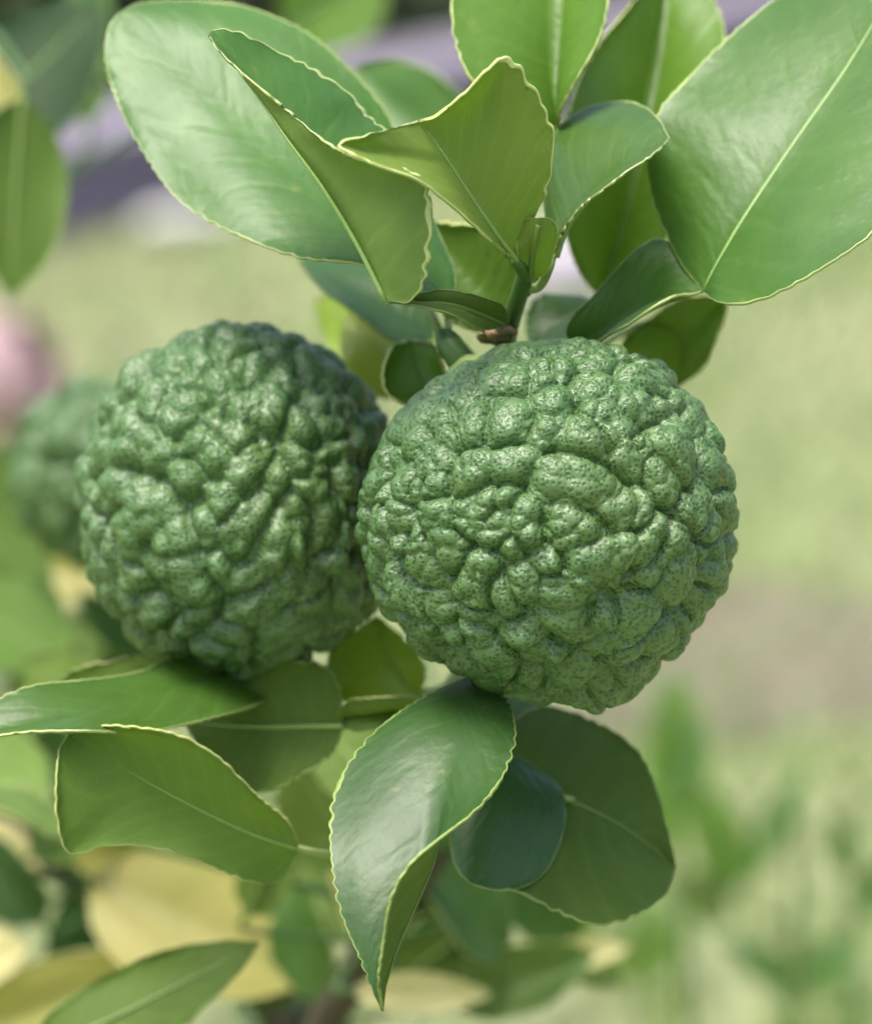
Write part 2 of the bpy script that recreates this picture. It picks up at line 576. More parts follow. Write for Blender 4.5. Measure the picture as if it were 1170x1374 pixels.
def grass():
    rs = np.random.RandomState(3)
    n = 60000
    # denser where the picture looks: a wedge from 1.6 m to 11 m
    y = 1.5 + 10.0 * rs.rand(n) ** 1.15
    x = (rs.rand(n) - 0.5) * (1.4 + y * 0.62)
    f = np.sin(x * 3.1 + 1.3 * np.sin(y * 1.7)) + np.sin(y * 2.3 + x * 1.1 + 0.7) + 0.6 * np.sin(x * 7 + y * 4) + 0.9 * np.sin(x * 19 + 2 * np.sin(y * 6)) * np.sin(y * 11 + x * 5) + 0.7 * np.sin(x * 31 - y * 9) * np.sin(y * 17)
    verts, faces, fm = [], [], []
    for i in range(n):
        if any(((x[i] - sx) / (rx * .95)) ** 2 + ((y[i] - sy) / (ry * .95)) ** 2 < 1 for sx, sy, rx, ry in SOILS) and rs.rand() < 0.40:
            continue
        h = 0.018 + 0.040 * rs.rand() ** 1.5
        w = 0.0022 + 0.003 * rs.rand()
        a = rs.rand() * 6.283
        lean = h * (0.2 + 0.9 * rs.rand())
        b = rs.rand() * 6.283
        dx, dy = math.cos(a) * w, math.sin(a) * w
        lx, ly = math.cos(b) * lean, math.sin(b) * lean
        k = len(verts)
        verts += [(x[i] - dx, y[i] - dy, -0.001), (x[i] + dx, y[i] + dy, -0.001),
                  (x[i] + dx * .7 + lx * .4, y[i] + dy * .7 + ly * .4, h * .6), (x[i] - dx * .7 + lx * .4, y[i] - dy * .7 + ly * .4, h * .6),
                  (x[i] + lx, y[i] + ly, h)]
        faces += [(k, k + 1, k + 2, k + 3), (k + 3, k + 2, k + 4)]
        q = f[i] + rs.randn() * 0.9
        mi = 0 if q > 0.5 else (1 if q > -0.7 else 2)
        fm += [mi, mi]
    ms = []
    for nm, c, v in (('grass_green', (0.165, 0.265, 0.09), (0.135, 0.225, 0.07)), ('grass_pale', (0.255, 0.315, 0.165), (0.215, 0.275, 0.140)), ('grass_straw', (0.29, 0.315, 0.185), (0.25, 0.28, 0.155))):
        m, nt, N, L, bs, out = new_mat(nm)
        tc = N.new('ShaderNodeTexCoord')
        nz = noise(N, L, tc.outputs['Object'], 40, 2)
        L.new(mixc(N, L, nz.outputs[0], c, v), bs.inputs['Base Color'])
        bs.inputs['Roughness'].default_value = 0.6
        bs.inputs['Specular IOR Level'].default_value = 0.3
        ms.append(m)
    o = mesh_obj('grass', verts, faces, ms, None, smooth=False, fmat=fm, origin=(0, 0, 0))
    tag(o, 'short green and straw coloured grass over the lawn', 'grass', kind='stuff')


grass()


# ------------------------------------------------------------------ low wall, hedge, stones (far, out of focus)
def low_wall():
    h, dpt = 0.157, 0.24
    a = Vector((-0.535, 5.72, 0)); b = Vector((0.66, 7.46, 0))
    d = (b - a).normalized()
    nrm = Vector((-d.y, d.x, 0))
    root = empty('low_wall', a)
    M_W = plain_mat('purple_grey_render', (0.215, 0.175, 0.260), (0.175, 0.145, 0.215), 0.85, 14, spec=0.2, bump=0.4, bscale=90, bdist=0.003)
    M_C = plain_mat('lit_coping', (0.25, 0.225, 0.285), (0.21, 0.19, 0.24), 0.85, 14, spec=0.2, bump=0.4, bscale=90, bdist=0.003)  # light falling on the wall's top, put into a paler colour
    s0, s1 = -2.6, 6.0

    def box(name, mat, z0, z1, o0, o1, sa, sb, bev=0.006):
        bm = bmesh.new()
        cs = []
        for z in (z0, z1):
            for (s, o) in ((sa, o0), (sb, o0), (sb, o1), (sa, o1)):
                cs.append(bm.verts.new(a + d * s + nrm * o + Vector((0, 0, z))))
        for f in ((3, 2, 1, 0), (4, 5, 6, 7), (0, 1, 5, 4), (1, 2, 6, 5), (2, 3, 7, 6), (3, 0, 4, 7)):
            bm.faces.new([cs[i] for i in f])
        bmesh.ops.bevel(bm, geom=bm.edges[:], offset=bev, segments=2, affect='EDGES')
        me = bpy.data.meshes.new(name); bm.to_mesh(me); bm.free()
        me.materials.append(mat)
        ob = bpy.data.objects.new(name, me); COL.objects.link(ob)
        ob.parent = root; ob.location = -Vector(a)
        return ob
    box('wall', M_W, -0.02, h - 0.03, 0.012, dpt - 0.012, s0, s1)
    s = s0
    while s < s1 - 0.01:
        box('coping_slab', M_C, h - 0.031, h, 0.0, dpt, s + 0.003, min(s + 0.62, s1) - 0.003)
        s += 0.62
    tag(root, 'low purple grey wall along the lawn, its lit top painted paler, blurred', 'wall')
    return a, d, nrm


WA, WD, WN = low_wall()


def leaf_mass(name, spots, mat, label, cat, stem_mat, parent_loc, n, size, seed, trunks=()):
    """hedge or bush: a crown of many leaf faces and woody stems"""
    rs = np.random.RandomState(seed)
    root = empty(name, parent_loc)
    verts, faces = [], []
    for _ in range(n):
        cx, cy, cz, rx, ry, rz = spots[rs.randint(len(spots))]
        v = rs.randn(3); v /= np.linalg.norm(v); v *= rs.rand() ** 0.4
        c = np.array([cx + v[0] * rx, cy + v[1] * ry, max(0.03, cz + v[2] * rz)])
        a = rs.randn(3); a /= np.linalg.norm(a)
        b = np.cross(a, rs.randn(3)); b /= np.linalg.norm(b)
        s = size * (0.6 + 0.8 * rs.rand())
        nn = np.cross(a, b)
        k = len(verts)
        verts += [c - a * s, c - a * s * .2 + b * s * .42 + nn * s * .1, c + a * s * .5 + b * s * .34 + nn * s * .1, c + a * s, c + a * s * .5 - b * s * .34 + nn * s * .1, c - a * s * .2 - b * s * .42 + nn * s * .1]
        faces += [(k, k + 1, k + 2, k + 3), (k, k + 3, k + 4, k + 5)]
    mesh_obj('crown', verts, faces, mat, root, smooth=False)
    for (p, q, r) in trunks:
        tube('trunk', [Vector(p), (Vector(p) + Vector(q)) / 2 + Vector((r, r, 0)), Vector(q)], [r, r * .8, r * .4], stem_mat, root, n=10, sides=8)
    tag(root, label, cat)
    return root


M_HEDGE = plain_mat('dark_hedge_leaf', (0.030, 0.060, 0.022), (0.018, 0.040, 0.016), 0.5, 20)
M_BUSH = plain_mat('bush_leaf', (0.130, 0.240, 0.060), (0.090, 0.190, 0.045), 0.5, 20)
hs, ht = [], []
for i in range(16):
    c = WA + WD * (-2.0 + i * 0.75) + WN * 1.25
    hs.append((c.x, c.y, 0.62, 0.55, 0.5, 0.62))
    ht.append(((c.x, c.y, 0), (c.x + 0.1, c.y, 0.8), 0.025))
leaf_mass('hedge', hs, M_HEDGE, 'dark green hedge behind the low purple wall', 'hedge', M_BARK, WA + WN * 1.25, 22000, 0.055, 5, ht)

M_STONE = plain_mat('pale_stone', (0.47, 0.44, 0.48), (0.40, 0.37, 0.42), 0.9, 12, spec=0.2, bump=0.6, bscale=40, bdist=0.01)
M_STONEW = plain_mat('white_stone', (0.66, 0.66, 0.62), (0.52, 0.53, 0.48), 0.9, 12, spec=0.2, bump=0.6, bscale=40, bdist=0.01)


def stone(px, py, r, mat, label, seed, sq=(1.3, 0.8, 0.55)):
    g = ground_at(px, py)
    bm = bmesh.new()
    bmesh.ops.create_icosphere(bm, subdivisions=4, radius=1)
    rs = np.random.RandomState(seed)
    ks = rs.randn(5, 3) * 2.2; ph = rs.rand(5) * 6.28
    vs = []
    for v in bm.verts:
        p = np.array(v.co)
        k = 1 + 0.09 * sum(math.sin(ks[i] @ p + ph[i]) for i in range(5))
        q = np.sign(p) * np.abs(p) ** 0.75
        vs.append((g.x + q[0] * r * sq[0] * k, g.y + q[1] * r * sq[1] * k, r * sq[2] * 0.75 + q[2] * r * sq[2] * k))
    fs = [tuple(x.index for x in f.verts) for f in bm.faces]
    bm.free()
    o = mesh_obj('stone', vs, fs, mat)
    tag(o, label, 'stone')


stone(738, 392, 0.085, M_STONE, 'pale lavender grey stone on the lawn behind the green shoot', 2)
stone(250, 322, 0.05, M_STONEW, 'whitish stone lying at the foot of the purple wall', 4, (1.5, 0.8, 0.6))
gw = WA + WD * 1.05 + WN * 0.18
o_ = None


# ------------------------------------------------------------------ the lime tree
trunk_foot = Vector((-0.07, 0.77, 0.0))
tree = empty('lime_tree', trunk_foot)
tag(tree, 'makrut lime tree with glossy green leaves, yellowing leaves low down', 'tree')

SAMPLES = []


def wood(name, p, r, mat, n, **k):
    SAMPLES.append(crom(p, 80))
    return tube(name, p, r, mat, tree, n=n, lump=0.07, **k)


branch = lambda p, r, mat=M_STEM, n=40: wood('branch', p, r, mat, n, sides=12)
T0 = PD(405, 1440, 0.70)
wood('trunk', [trunk_foot, Vector((-0.065, 0.755, 0.3)), Vector((-0.060, 0.74, 0.6)), T0, PD(480, 1300, 0.685), PD(590, 1130, 0.66)],
     [0.010, 0.0085, 0.007, 0.0050, 0.0042, 0.0035], M_BARK, 60, sides=14)
# shoot that carries the sharp leaves
branch([PD(580, 1145, 0.663), PD(625, 960, 0.63), PD(652, 700, 0.585), PD(672, 520, 0.547), PD(683, 440, 0.527), PD(700, 385, 0.517), PD(712, 345, 0.512)],
       [0.0033, 0.0028, 0.0024, 0.0021, 0.0018, 0.0015, 0.0013], M_STEM)
# shoot going on upward behind, towards the leaves off the top
branch([PD(700, 390, 0.519), PD(728, 350, 0.522), PD(748, 250, 0.530), PD(750, 170, 0.536)], [0.0014, 0.0012, 0.0010, 0.0007], M_STEM, n=20)
# branch to the left, low, carrying blurred leaves and the third fruit
branch([PD(430, 1395, 0.70), PD(250, 1260, 0.74), PD(60, 1150, 0.76), PD(-90, 900, 0.78), PD(-110, 560, 0.78), PD(-100, 250, 0.75), PD(-90, -60, 0.72)],
       [0.0042, 0.0036, 0.0030, 0.0026, 0.0022, 0.0018, 0.0012], M_BARK, n=50)
# short spur to the right below
branch([PD(582, 1140, 0.662), PD(660, 1130, 0.66), PD(760, 1110, 0.66), PD(845, 1060, 0.65)], [0.0022, 0.0018, 0.0014, 0.0008], M_STEM, n=20)

# scars of fallen buds beside the shoot
for (px, py, d, r) in ((657, 448, 0.521, 0.0008), (669, 441, 0.519, 0.0007), (645, 453, 0.524, 0.0008)):
    tube('bud_scar', [PD(px + 22, py + 4, d + 0.006), PD(px + 8, py + 1, d + 0.002), PD(px, py, d), PD(px - 4, py - 3, d - 0.0005)], [r * .8, r, r * 1.2, r * .5], M_SCAR, tree, n=10, sides=8, lump=0.3, seed=px)


# --- sharp and nearly sharp leaves of the upper shoot (pixel, pixel, mm behind the sharp plane)
# big pale glossy leaf pointing up and left
leaf(tree, [(610, 415, 20), (560, 360, 22), (500, 310, 25), (431, 250, 29), (330, 165, 36), (250, 88, 42), (196, 42, 46), (160, 18, 48)],
     [(570, 390, 16), (490, 360, 17), (400, 353, 19), (320, 320, 23), (240, 265, 29), (190, 200, 35), (158, 140, 40), (144, 80, 45), (147, 38, 47)],
     [(600, 350, 30), (560, 235, 38), (520, 158, 43), (470, 103, 46), (405, 48, 49), (320, 6, 51), (245, -4, 51), (190, 3, 50)],
     'green', to=[(650, 440, 24), (676, 470, 35)], wob=0.001, dome=0.07, rib_r=(0.0005, 0.0001), label='long mint green glossy leaf')
# folded leaf, underside towards the viewer, with its winged stalk
leaf(tree, [(520, 404, -1), (480, 325, -1), (432, 247, -1), (388, 188, 0), (342, 122, 2), (280, 46, 4)],
     [(548, 405, -3), (566, 384, -6), (574, 330, -9), (574, 268, -10), (560, 237, -10), (520, 221, -9), (480, 211, -7), (440, 190, -5), (395, 156, -2), (335, 110, 0), (292, 66, 3)],
     [(545, 372, 6), (575, 300, 12), (560, 235, 15), (530, 190, 16), (498, 160, 16), (470, 126, 15), (420, 92, 13), (365, 68, 10), (335, 52, 8), (305, 41, 6), (286, 41, 5)],
     'green', dome=0.04, rib_r=(0.0004, 0.0001), wob=0.0004, rimw=0.04, ribmat=M_RIB, cren=0.0004,
     wing=dict(mid=[(682, 438, 24), (650, 425, 12), (600, 410, 3), (522, 405, -1)],
               A=[(672, 408, 14), (630, 394, 6), (590, 389, 2), (550, 396, -1)],
               B=[(672, 440, 18), (640, 440, 6), (600, 425, -1), (555, 410, -2)], kind='deep', dome=-0.15))
# broad cupped leaf, underside towards the viewer
leaf(tree, [(694, 350, 8), (668, 318, 4), (630, 262, 0), (596, 208, -3), (575, 178, -4), (561, 162, -5)],
     [(716, 300, 4), (738, 240, 0), (743, 185, -3), (728, 138, -5), (703, 97, -7), (680, 77, -8), (660, 88, -9), (640, 108, -9), (610, 135, -8), (583, 155, -6)],
     [(645, 313, -2), (600, 268, -9), (563, 238, -14), (515, 222, -17), (478, 208, -18), (454, 194, -17), (482, 183, -14), (515, 174, -10), (540, 168, -7)],
     'young', dome=0.05, rib_r=(0.0005, 0.00012), wob=0.0003, rimw=0.032, cren=0.0004, to=[(706, 368, 12)], pet_r=0.0011,
     wing=dict(mid=[(712, 374, 12), (713, 350, 8), (717, 322, 4), (724, 292, 2)],
               A=[(733, 362, 10), (744, 335, 8), (744, 308, 6), (738, 294, 4)],
               B=[(699, 358, 9), (694, 330, 6), (697, 305, 5), (708, 293, 3)], kind='young', dome=-0.1))
# small leaf to its right, edge rolled
leaf(tree, [(742, 343, 14), (757, 304, 13), (790, 262, 12), (835, 222, 11), (870, 203, 12), (897, 186, 14)],
     [(735, 300, 24), (735, 235, 30), (750, 182, 34), (780, 152, 36), (815, 140, 35), (850, 140, 31), (878, 157, 24)],
     [(760, 306, 10), (795, 266, 6), (838, 231, 5), (872, 213, 8)],
     'green', dome=0.06, rib_r=(0.0006, 0.00015), to=[(738, 356, 14), (722, 385, 17)], wob=0.0003)
# upright leaf behind, off the top of the picture
leaf(tree, [(748, 178, 36), (747, 120, 38), (750, 60, 40), (752, 0, 42), (750, -70, 46), (742, -130, 50)],
     [(712, 168, 32), (665, 145, 30), (628, 105, 30), (611, 55, 32), (606, 0, 35), (620, -60, 40), (680, -115, 46)],
     [(758, 150, 30), (775, 110, 27), (800, 55, 28), (815, 5, 31), (818, -50, 36), (790, -105, 44)],
     'young', to=[(748, 205, 34)], dome=0.06, rib_r=(0.00055, 0.0002))
# broad leaf behind the small one
leaf(tree, [(806, 402, 58), (822, 345, 58), (840, 290, 59), (862, 190, 62), (876, 110, 66), (888, 20, 70), (895, -50, 75)],
     [(778, 365, 54), (755, 310, 50), (748, 240, 48), (762, 155, 50), (793, 75, 54), (835, 15, 60), (870, -30, 68)],
     [(850, 375, 54), (890, 325, 50), (912, 265, 49), (935, 175, 52), (962, 105, 56), (973, 50, 61), (950, -10, 68)],
     'young', to=[(780, 450, 50), (700, 540, 48), (668, 540, 44)], dome=0.05, rib_r=(0.0006, 0.0002))
# large leaf on the right with its winged stalk
leaf(tree, [(944, 391, 16), (968, 345, 16), (1000, 290, 17), (1068, 188, 20), (1135, 92, 24), (1190, 0, 29), (1228, -75, 36)],
     [(915, 350, 22), (885, 290, 26), (870, 240, 28), (869, 200, 29), (884, 148, 31), (935, 98, 35), (1000, 40, 40), (1060, -12, 44), (1130, -65, 44)],
     [(962, 404, 8), (1000, 408, 4), (1045, 397, 1), (1105, 368, -1), (1175, 318, 0), (1250, 220, 5), (1285, 100, 13), (1270, -20, 24)],
     'green', dome=0.04, rib_r=(0.00055, 0.00022), rib_off=0.3, ribmat=M_RIBY, wob=0.0008, cren=0.0002, label='large glossy leaf with a thick yellowish midrib',
     wing=dict(mid=[(770, 468, 34), (815, 446, 26), (868, 415, 20), (910, 396, 17), (944, 391, 16)],
               A=[(762, 440, 32), (795, 398, 27), (832, 354, 24), (870, 326, 24), (900, 326, 25), (925, 358, 22)],
               B=[(800, 468, 22), (835, 440, 14), (868, 413, 11), (900, 399, 11), (925, 397, 14)], kind='green', dome=0.06))
tube('branchlet', [PD(668, 530, 0.545), PD(720, 500, 0.545), PD(772, 468, 0.534)], [0.0013, 0.0012, 0.0009], M_STEM, tree, n=12)
# blurred leaf hanging behind the front fruit, right
leaf(tree, [(850, 440, 62), (885, 432, 60), (915, 455, 60), (918, 490, 62), (902, 524, 66)],
     [(905, 405, 54), (950, 398, 52), (976, 402, 52), (968, 445, 54), (945, 490, 59)],
     [(832, 470, 64), (850, 495, 66), (875, 515, 67)],
     'young', to=[(800, 470, 55), (720, 540, 50), (664, 580, 48)], dome=0.05, ribmat=M_RIB)
# leaf behind the shoot
leaf(tree, [(676, 425, 40), (645, 390, 40), (615, 355, 41), (585, 320, 43), (560, 300, 46)],
     [(650, 440, 36), (600, 425, 35), (570, 390, 36), (555, 345, 40)],
     [(695, 390, 38), (690, 345, 37), (650, 310, 37), (612, 300, 39), (580, 297, 43)],
     'young', to=[(685, 450, 36)], dome=-0.08)
# bluish blurred leaf under the long one
leaf(tree, [(585, 450, 66), (540, 425, 66), (490, 395, 68), (440, 372, 72), (400, 350, 78)],
     [(568, 462, 62), (530, 455, 60), (475, 425, 62), (435, 392, 68)],
     [(585, 400, 70), (545, 360, 74), (490, 345, 78), (440, 340, 80)],
     'deep', to=[(640, 500, 56), (668, 560, 50)], dome=0.05)
# yellow-green blurred leaf between the fruits, above
simple_leaf(tree, (565, 530, 75), (462, 420, 85), 54, 'lime', roll=-10, fold=0.2, to=[(640, 560, 62), (662, 600, 55)])
# small rounded leaf beside the front fruit
leaf(tree, [(592, 545, 36), (575, 520, 36), (560, 490, 37), (550, 455, 39)],
     [(560, 548, 33), (530, 530, 31), (516, 500, 32), (524, 468, 35)],
     [(598, 520, 34), (596, 490, 33), (580, 462, 35)],
     'young', to=[(640, 560, 40), (664, 580, 50)], dome=-0.15, cren=0.0001)
# thin pale stalks between leaf and shoot
tube('leaf_stalk', [PD(662, 560, 0.552), PD(612, 480, 0.545), PD(588, 440, 0.545), PD(574, 410, 0.548)], [0.0009, 0.0008, 0.0008, 0.0007], M_STALK, tree, n=14)
tube('leaf_stalk', [PD(664, 550, 0.550), PD(618, 478, 0.536), PD(603, 452, 0.533), PD(601, 428, 0.533)], [0.0008, 0.0008, 0.0007, 0.0006], M_STALK, tree, n=14)
# leaf right of the shoot, behind
leaf(tree, [(712, 470, 60), (740, 440, 60), (770, 420, 62), (800, 405, 66)],
     [(705, 430, 62), (720, 402, 63), (755, 394, 65)],
     [(735, 470, 54), (770, 455, 56), (795, 430, 61)],
     'deep', to=[(690, 540, 55)], dome=0.05)
# pale blurred leaf tip behind the long leaf
simple_leaf(tree, (640, 250, 150), (470, 85, 170), 75, 'green', roll=-20, to=[(680, 380, 110), (672, 500, 60)], label='blurred pale leaf')

# --- lower leaves
# front leaf hanging below the front fruit
leaf(tree, [(630, 908, 28), (620, 945, 15), (610, 985, 8), (597, 1045, 2), (590, 1100, -2), (583, 1150, -5), (562, 1205, -8), (538, 1260, -10), (520, 1310, -11), (513, 1358, -11)],
     [(662, 930, 20), (687, 958, 12), (691, 995, 5), (672, 1045, -3), (635, 1092, -10), (592, 1130, -15), (556, 1164, -17), (532, 1204, -17), (517, 1258, -15), (508, 1312, -13)],
     [(578, 936, 20), (520, 968, 14), (478, 1010, 10), (452, 1060, 6), (445, 1105, 2), (447, 1165, -3), (458, 1225, -7), (480, 1280, -10), (498, 1325, -11)],
     'deep', dome=0.07, rib_r=(0.00042, 0.0001), cren=0.00028, rimw=0.026, wob=0.0005, ribmat=M_RIBD, to=[(640, 860, 50)], label='hanging dark green leaf with a curled tip')
# dark leaf to its right
leaf(tree, [(640, 1056, 34), (700, 1062, 34), (762, 1076, 35), (835, 1110, 36), (906, 1162, 38)],
     [(610, 1100, 30), (612, 1150, 27), (650, 1190, 25), (700, 1200, 24), (745, 1222, 23), (800, 1242, 23), (850, 1232, 26), (890, 1200, 33)],
     [(660, 1010, 44), (695, 965, 48), (735, 948, 50), (800, 970, 48), (852, 1012, 44), (884, 1080, 39), (900, 1130, 37)],
     'deep', dome=-0.06, to=[(600, 1070, 52), (588, 1100, 76)], ribmat=M_RIBD, cren=0.00025, label='dark leaf seen from below with a pale right edge')
# second blade overlapping it on the left
leaf(tree, [(757, 1070, 31), (720, 1072, 29), (670, 1078, 27), (606, 1098, 27)],
     [(752, 1130, 27), (722, 1180, 24), (675, 1197, 23), (630, 1185, 23), (606, 1145, 25)],
     [(735, 1040, 34), (690, 1018, 34), (640, 1035, 31), (612, 1068, 29)],
     'deep', to=[(800, 1090, 60), (830, 1066, 140)], dome=0.05, ribmat=M_RIBY, cren=0.0001)
# pale curled leaf at its top
leaf(tree, [(650, 905, 54), (672, 945, 52), (705, 985, 52), (744, 1032, 54)],
     [(690, 915, 60), (728, 950, 60), (745, 990, 58)],
     [(640, 940, 52), (655, 985, 50), (700, 1025, 50)],
     'green', to=[(640, 880, 62), (630, 870, 70)], dome=0.1)
# long glossy leaf on the left under the left fruit
leaf(tree, [(395, 893, 66), (340, 898, 56), (285, 908, 44), (190, 935, 28), (100, 958, 17), (10, 978, 14), (-60, 992, 14)],
     [(392, 915, 56), (345, 948, 42), (300, 965, 31), (205, 979, 17), (120, 980, 8), (50, 985, 9), (-15, 992, 11)],
     [(340, 878, 70), (280, 874, 60), (225, 886, 46), (165, 906, 34), (95, 920, 26), (30, 930, 20), (-30, 958, 17)],
     'green', dome=0.06, to=[(480, 905, 56), (600, 920, 70)], cren=0.00022, label='long glossy leaf lying almost level')
# yellow-rimmed leaf edge behind it
leaf(tree, [(300, 915, 50), (220, 920, 52), (140, 930, 55), (60, 945, 60)],
     [(280, 885, 50), (205, 880, 52), (140, 888, 54), (90, 905, 57)],
     [(280, 950, 50), (200, 965, 52), (120, 965, 56)],
     'olive', to=[(420, 930, 62), (600, 930, 72)], dome=0.05)
# olive leaf seen from below
leaf(tree, [(402, 1140, 28), (340, 1120, 24), (270, 1088, 20), (190, 1045, 16), (120, 1005, 14), (92, 985, 14)],
     [(385, 1100, 24), (340, 1062, 18), (290, 1020, 13), (230, 985, 10), (160, 972, 10), (118, 976, 12)],
     [(375, 1185, 28), (325, 1180, 24), (265, 1155, 20), (205, 1138, 17), (150, 1136, 14), (98, 1146, 11), (82, 1120, 9), (74, 1065, 9), (78, 1010, 11)],
     'olive', ribmat=M_RIB, rib_r=(0.00035, 0.0001), rib_off=0.2, dome=0.08, to=[(480, 1150, 50), (560, 1165, 82)], cren=0.00015, label='olive leaf with its dull underside showing')
# dark leaf behind, its midrib level
leaf(tree, [(462, 975, 44), (420, 975, 44), (370, 976, 45), (310, 974, 47), (245, 968, 50)],
     [(455, 925, 42), (430, 893, 42), (385, 888, 43), (330, 900, 45), (280, 925, 47)],
     [(445, 1010, 42), (400, 1045, 41), (350, 1064, 42), (300, 1040, 45), (265, 1000, 48)],
     'deep', to=[(540, 965, 60), (618, 960, 72)], dome=0.05)
# bright leaf between the fruits, below
leaf(tree, [(560, 935, 58), (535, 905, 56), (515, 870, 56), (505, 828, 58)],
     [(545, 945, 52), (490, 950, 50), (445, 930, 52), (440, 880, 54), (475, 850, 56)],
     [(570, 910, 58), (560, 875, 57), (530, 845, 57)],
     'lime', to=[(600, 950, 66), (624, 960, 72)], dome=0.05, label='bright green leaf with a yellow tip')
leaf(tree, [(575, 950, 46), (530, 952, 44), (490, 957, 44), (450, 968, 46)],
     [(555, 975, 42), (510, 985, 40), (470, 980, 43)],
     [(555, 935, 40), (520, 926, 37), (480, 935, 38), (458, 950, 42)],
     'olive', to=[(610, 955, 62), (624, 960, 70)], dome=0.2)

# --- blurred leaves further back, low left and left
BL = [
    # base, tip, half width px, kind, roll, fold
    ((120, 1180, 200), (400, 1320, 190), 100, 'yellow', -10, 0.25),
    ((70, 1130, 235), (330, 1190, 220), 42, 'yellow', 40, 0.2),
    ((-60, 1390, 200), (240, 1285, 190), 62, 'yellow', 25, 0.3),
    ((-70, 1130, 250), (55, 1195, 240), 62, 'pale', 10, 0.2),
    ((-60, 1300, 230), (38, 1270, 220), 42, 'pale', 0, 0.2),
    ((-70, 1070, 140), (95, 1120, 130), 66, 'olive', -60, 0.3),
    ((60, 1240, 230), (-30, 1120, 230), 55, 'deep', -40, 0.3),
    ((-60, 780, 240), (85, 900, 230), 85, 'deep', 160, -0.1),
    ((-40, 640, 270), (60, 830, 260), 55, 'deep', 160, -0.1),
    ((-20, 740, 330), (150, 780, 320), 65, 'yellow', 10, 0.3),
    ((200, 940, 300), (60, 830, 300), 60, 'olive', -30, 0.3),
    ((230, 870, 260), (100, 800, 260), 40, 'deep', -45, 0.3),
    ((40, 1060, 240), (120, 960, 240), 45, 'green', 10, 0.3),
    ((200, 1180, 280), (60, 1290, 270), 65, 'deep', -30, 0.3),
    ((430, 1340, 190), (395, 1180, 190), 55, 'green', -40, 0.3),
    ((460, 1130, 150), (380, 1020, 160), 40, 'olive', -25, 0.3),
    ((510, 1290, 100), (443, 1165, 100), 26, 'yellow', 30, 0.3),
    ((470, 1330, 160), (660, 1335, 160), 28, 'pale', 15, 0.2),
    ((600, 1345, 180), (800, 1280, 180), 48, 'olive', 15, 0.3),
    ((700, 1290, 220), (850, 1270, 230), 22, 'pale', 10, 0.3),
    ((560, 1150, 170), (690, 1290, 180), 70, 'green', -30, 0.3),
    ((600, 1130, 200), (560, 1300, 200), 60, 'deep', -40, 0.3),
    ((690, 1150, 200), (780, 1260, 210), 60, 'green', 15, 0.3),
    ((430, 1060, 220), (470, 960, 220), 50, 'green', 0, 0.3),
    ((310, 1330, 220), (470, 1390, 210), 50, 'green', 0, 0.3),
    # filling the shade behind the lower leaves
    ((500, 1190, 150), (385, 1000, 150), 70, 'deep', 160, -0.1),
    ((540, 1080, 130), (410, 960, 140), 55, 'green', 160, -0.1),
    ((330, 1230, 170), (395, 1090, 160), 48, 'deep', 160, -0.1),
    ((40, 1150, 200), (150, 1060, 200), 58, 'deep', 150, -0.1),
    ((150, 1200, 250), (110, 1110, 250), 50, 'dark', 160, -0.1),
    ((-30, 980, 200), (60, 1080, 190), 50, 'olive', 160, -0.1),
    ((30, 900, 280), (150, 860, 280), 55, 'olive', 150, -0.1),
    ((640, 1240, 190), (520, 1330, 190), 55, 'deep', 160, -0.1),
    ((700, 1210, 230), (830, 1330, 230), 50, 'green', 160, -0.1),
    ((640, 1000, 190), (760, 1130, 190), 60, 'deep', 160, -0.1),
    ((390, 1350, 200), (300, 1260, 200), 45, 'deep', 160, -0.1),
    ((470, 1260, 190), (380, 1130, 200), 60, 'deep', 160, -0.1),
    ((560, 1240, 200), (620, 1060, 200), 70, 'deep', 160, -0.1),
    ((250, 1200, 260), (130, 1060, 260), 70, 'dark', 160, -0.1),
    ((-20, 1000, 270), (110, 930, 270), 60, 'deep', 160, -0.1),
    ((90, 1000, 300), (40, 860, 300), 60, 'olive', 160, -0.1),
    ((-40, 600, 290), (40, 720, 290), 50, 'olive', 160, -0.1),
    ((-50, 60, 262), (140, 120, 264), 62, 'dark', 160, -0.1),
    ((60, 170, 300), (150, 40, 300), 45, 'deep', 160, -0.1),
    ((590, 500, 120), (425, 405, 130), 58, 'lime', 165, -0.1),
    ((560, 900, 150), (470, 1000, 150), 50, 'young', 160, -0.1),
    ((150, 960, 170), (30, 890, 180), 50, 'olive', 160, -0.1),
    # upper left
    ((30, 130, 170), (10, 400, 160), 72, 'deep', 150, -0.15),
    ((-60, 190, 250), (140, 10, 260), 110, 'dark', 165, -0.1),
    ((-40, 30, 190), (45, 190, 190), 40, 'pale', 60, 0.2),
    ((120, 170, 330), (120, -60, 330), 50, 'green', -30, 0.3),
    ((520, -60, 420), (380, 55, 430), 85, 'young', 0, 0.3),
]
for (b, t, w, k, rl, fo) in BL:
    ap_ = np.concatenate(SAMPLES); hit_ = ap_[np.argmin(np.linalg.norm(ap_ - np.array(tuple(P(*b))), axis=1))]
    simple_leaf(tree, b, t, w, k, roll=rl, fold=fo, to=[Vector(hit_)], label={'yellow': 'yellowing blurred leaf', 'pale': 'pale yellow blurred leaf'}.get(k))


# low twig to the left, under the picture, with the olive leaf at its end
branch([PD(405, 1440, 0.70), PD(250, 1510, 0.63), PD(80, 1450, 0.58), PD(30, 1425, 0.570)], [0.003, 0.002, 0.0012, 0.0008], M_STEM, n=20)
simple_leaf(tree, (30, 1425, 70), (352, 1272, 76), 62, 'deep', roll=165, fold=-0.1)

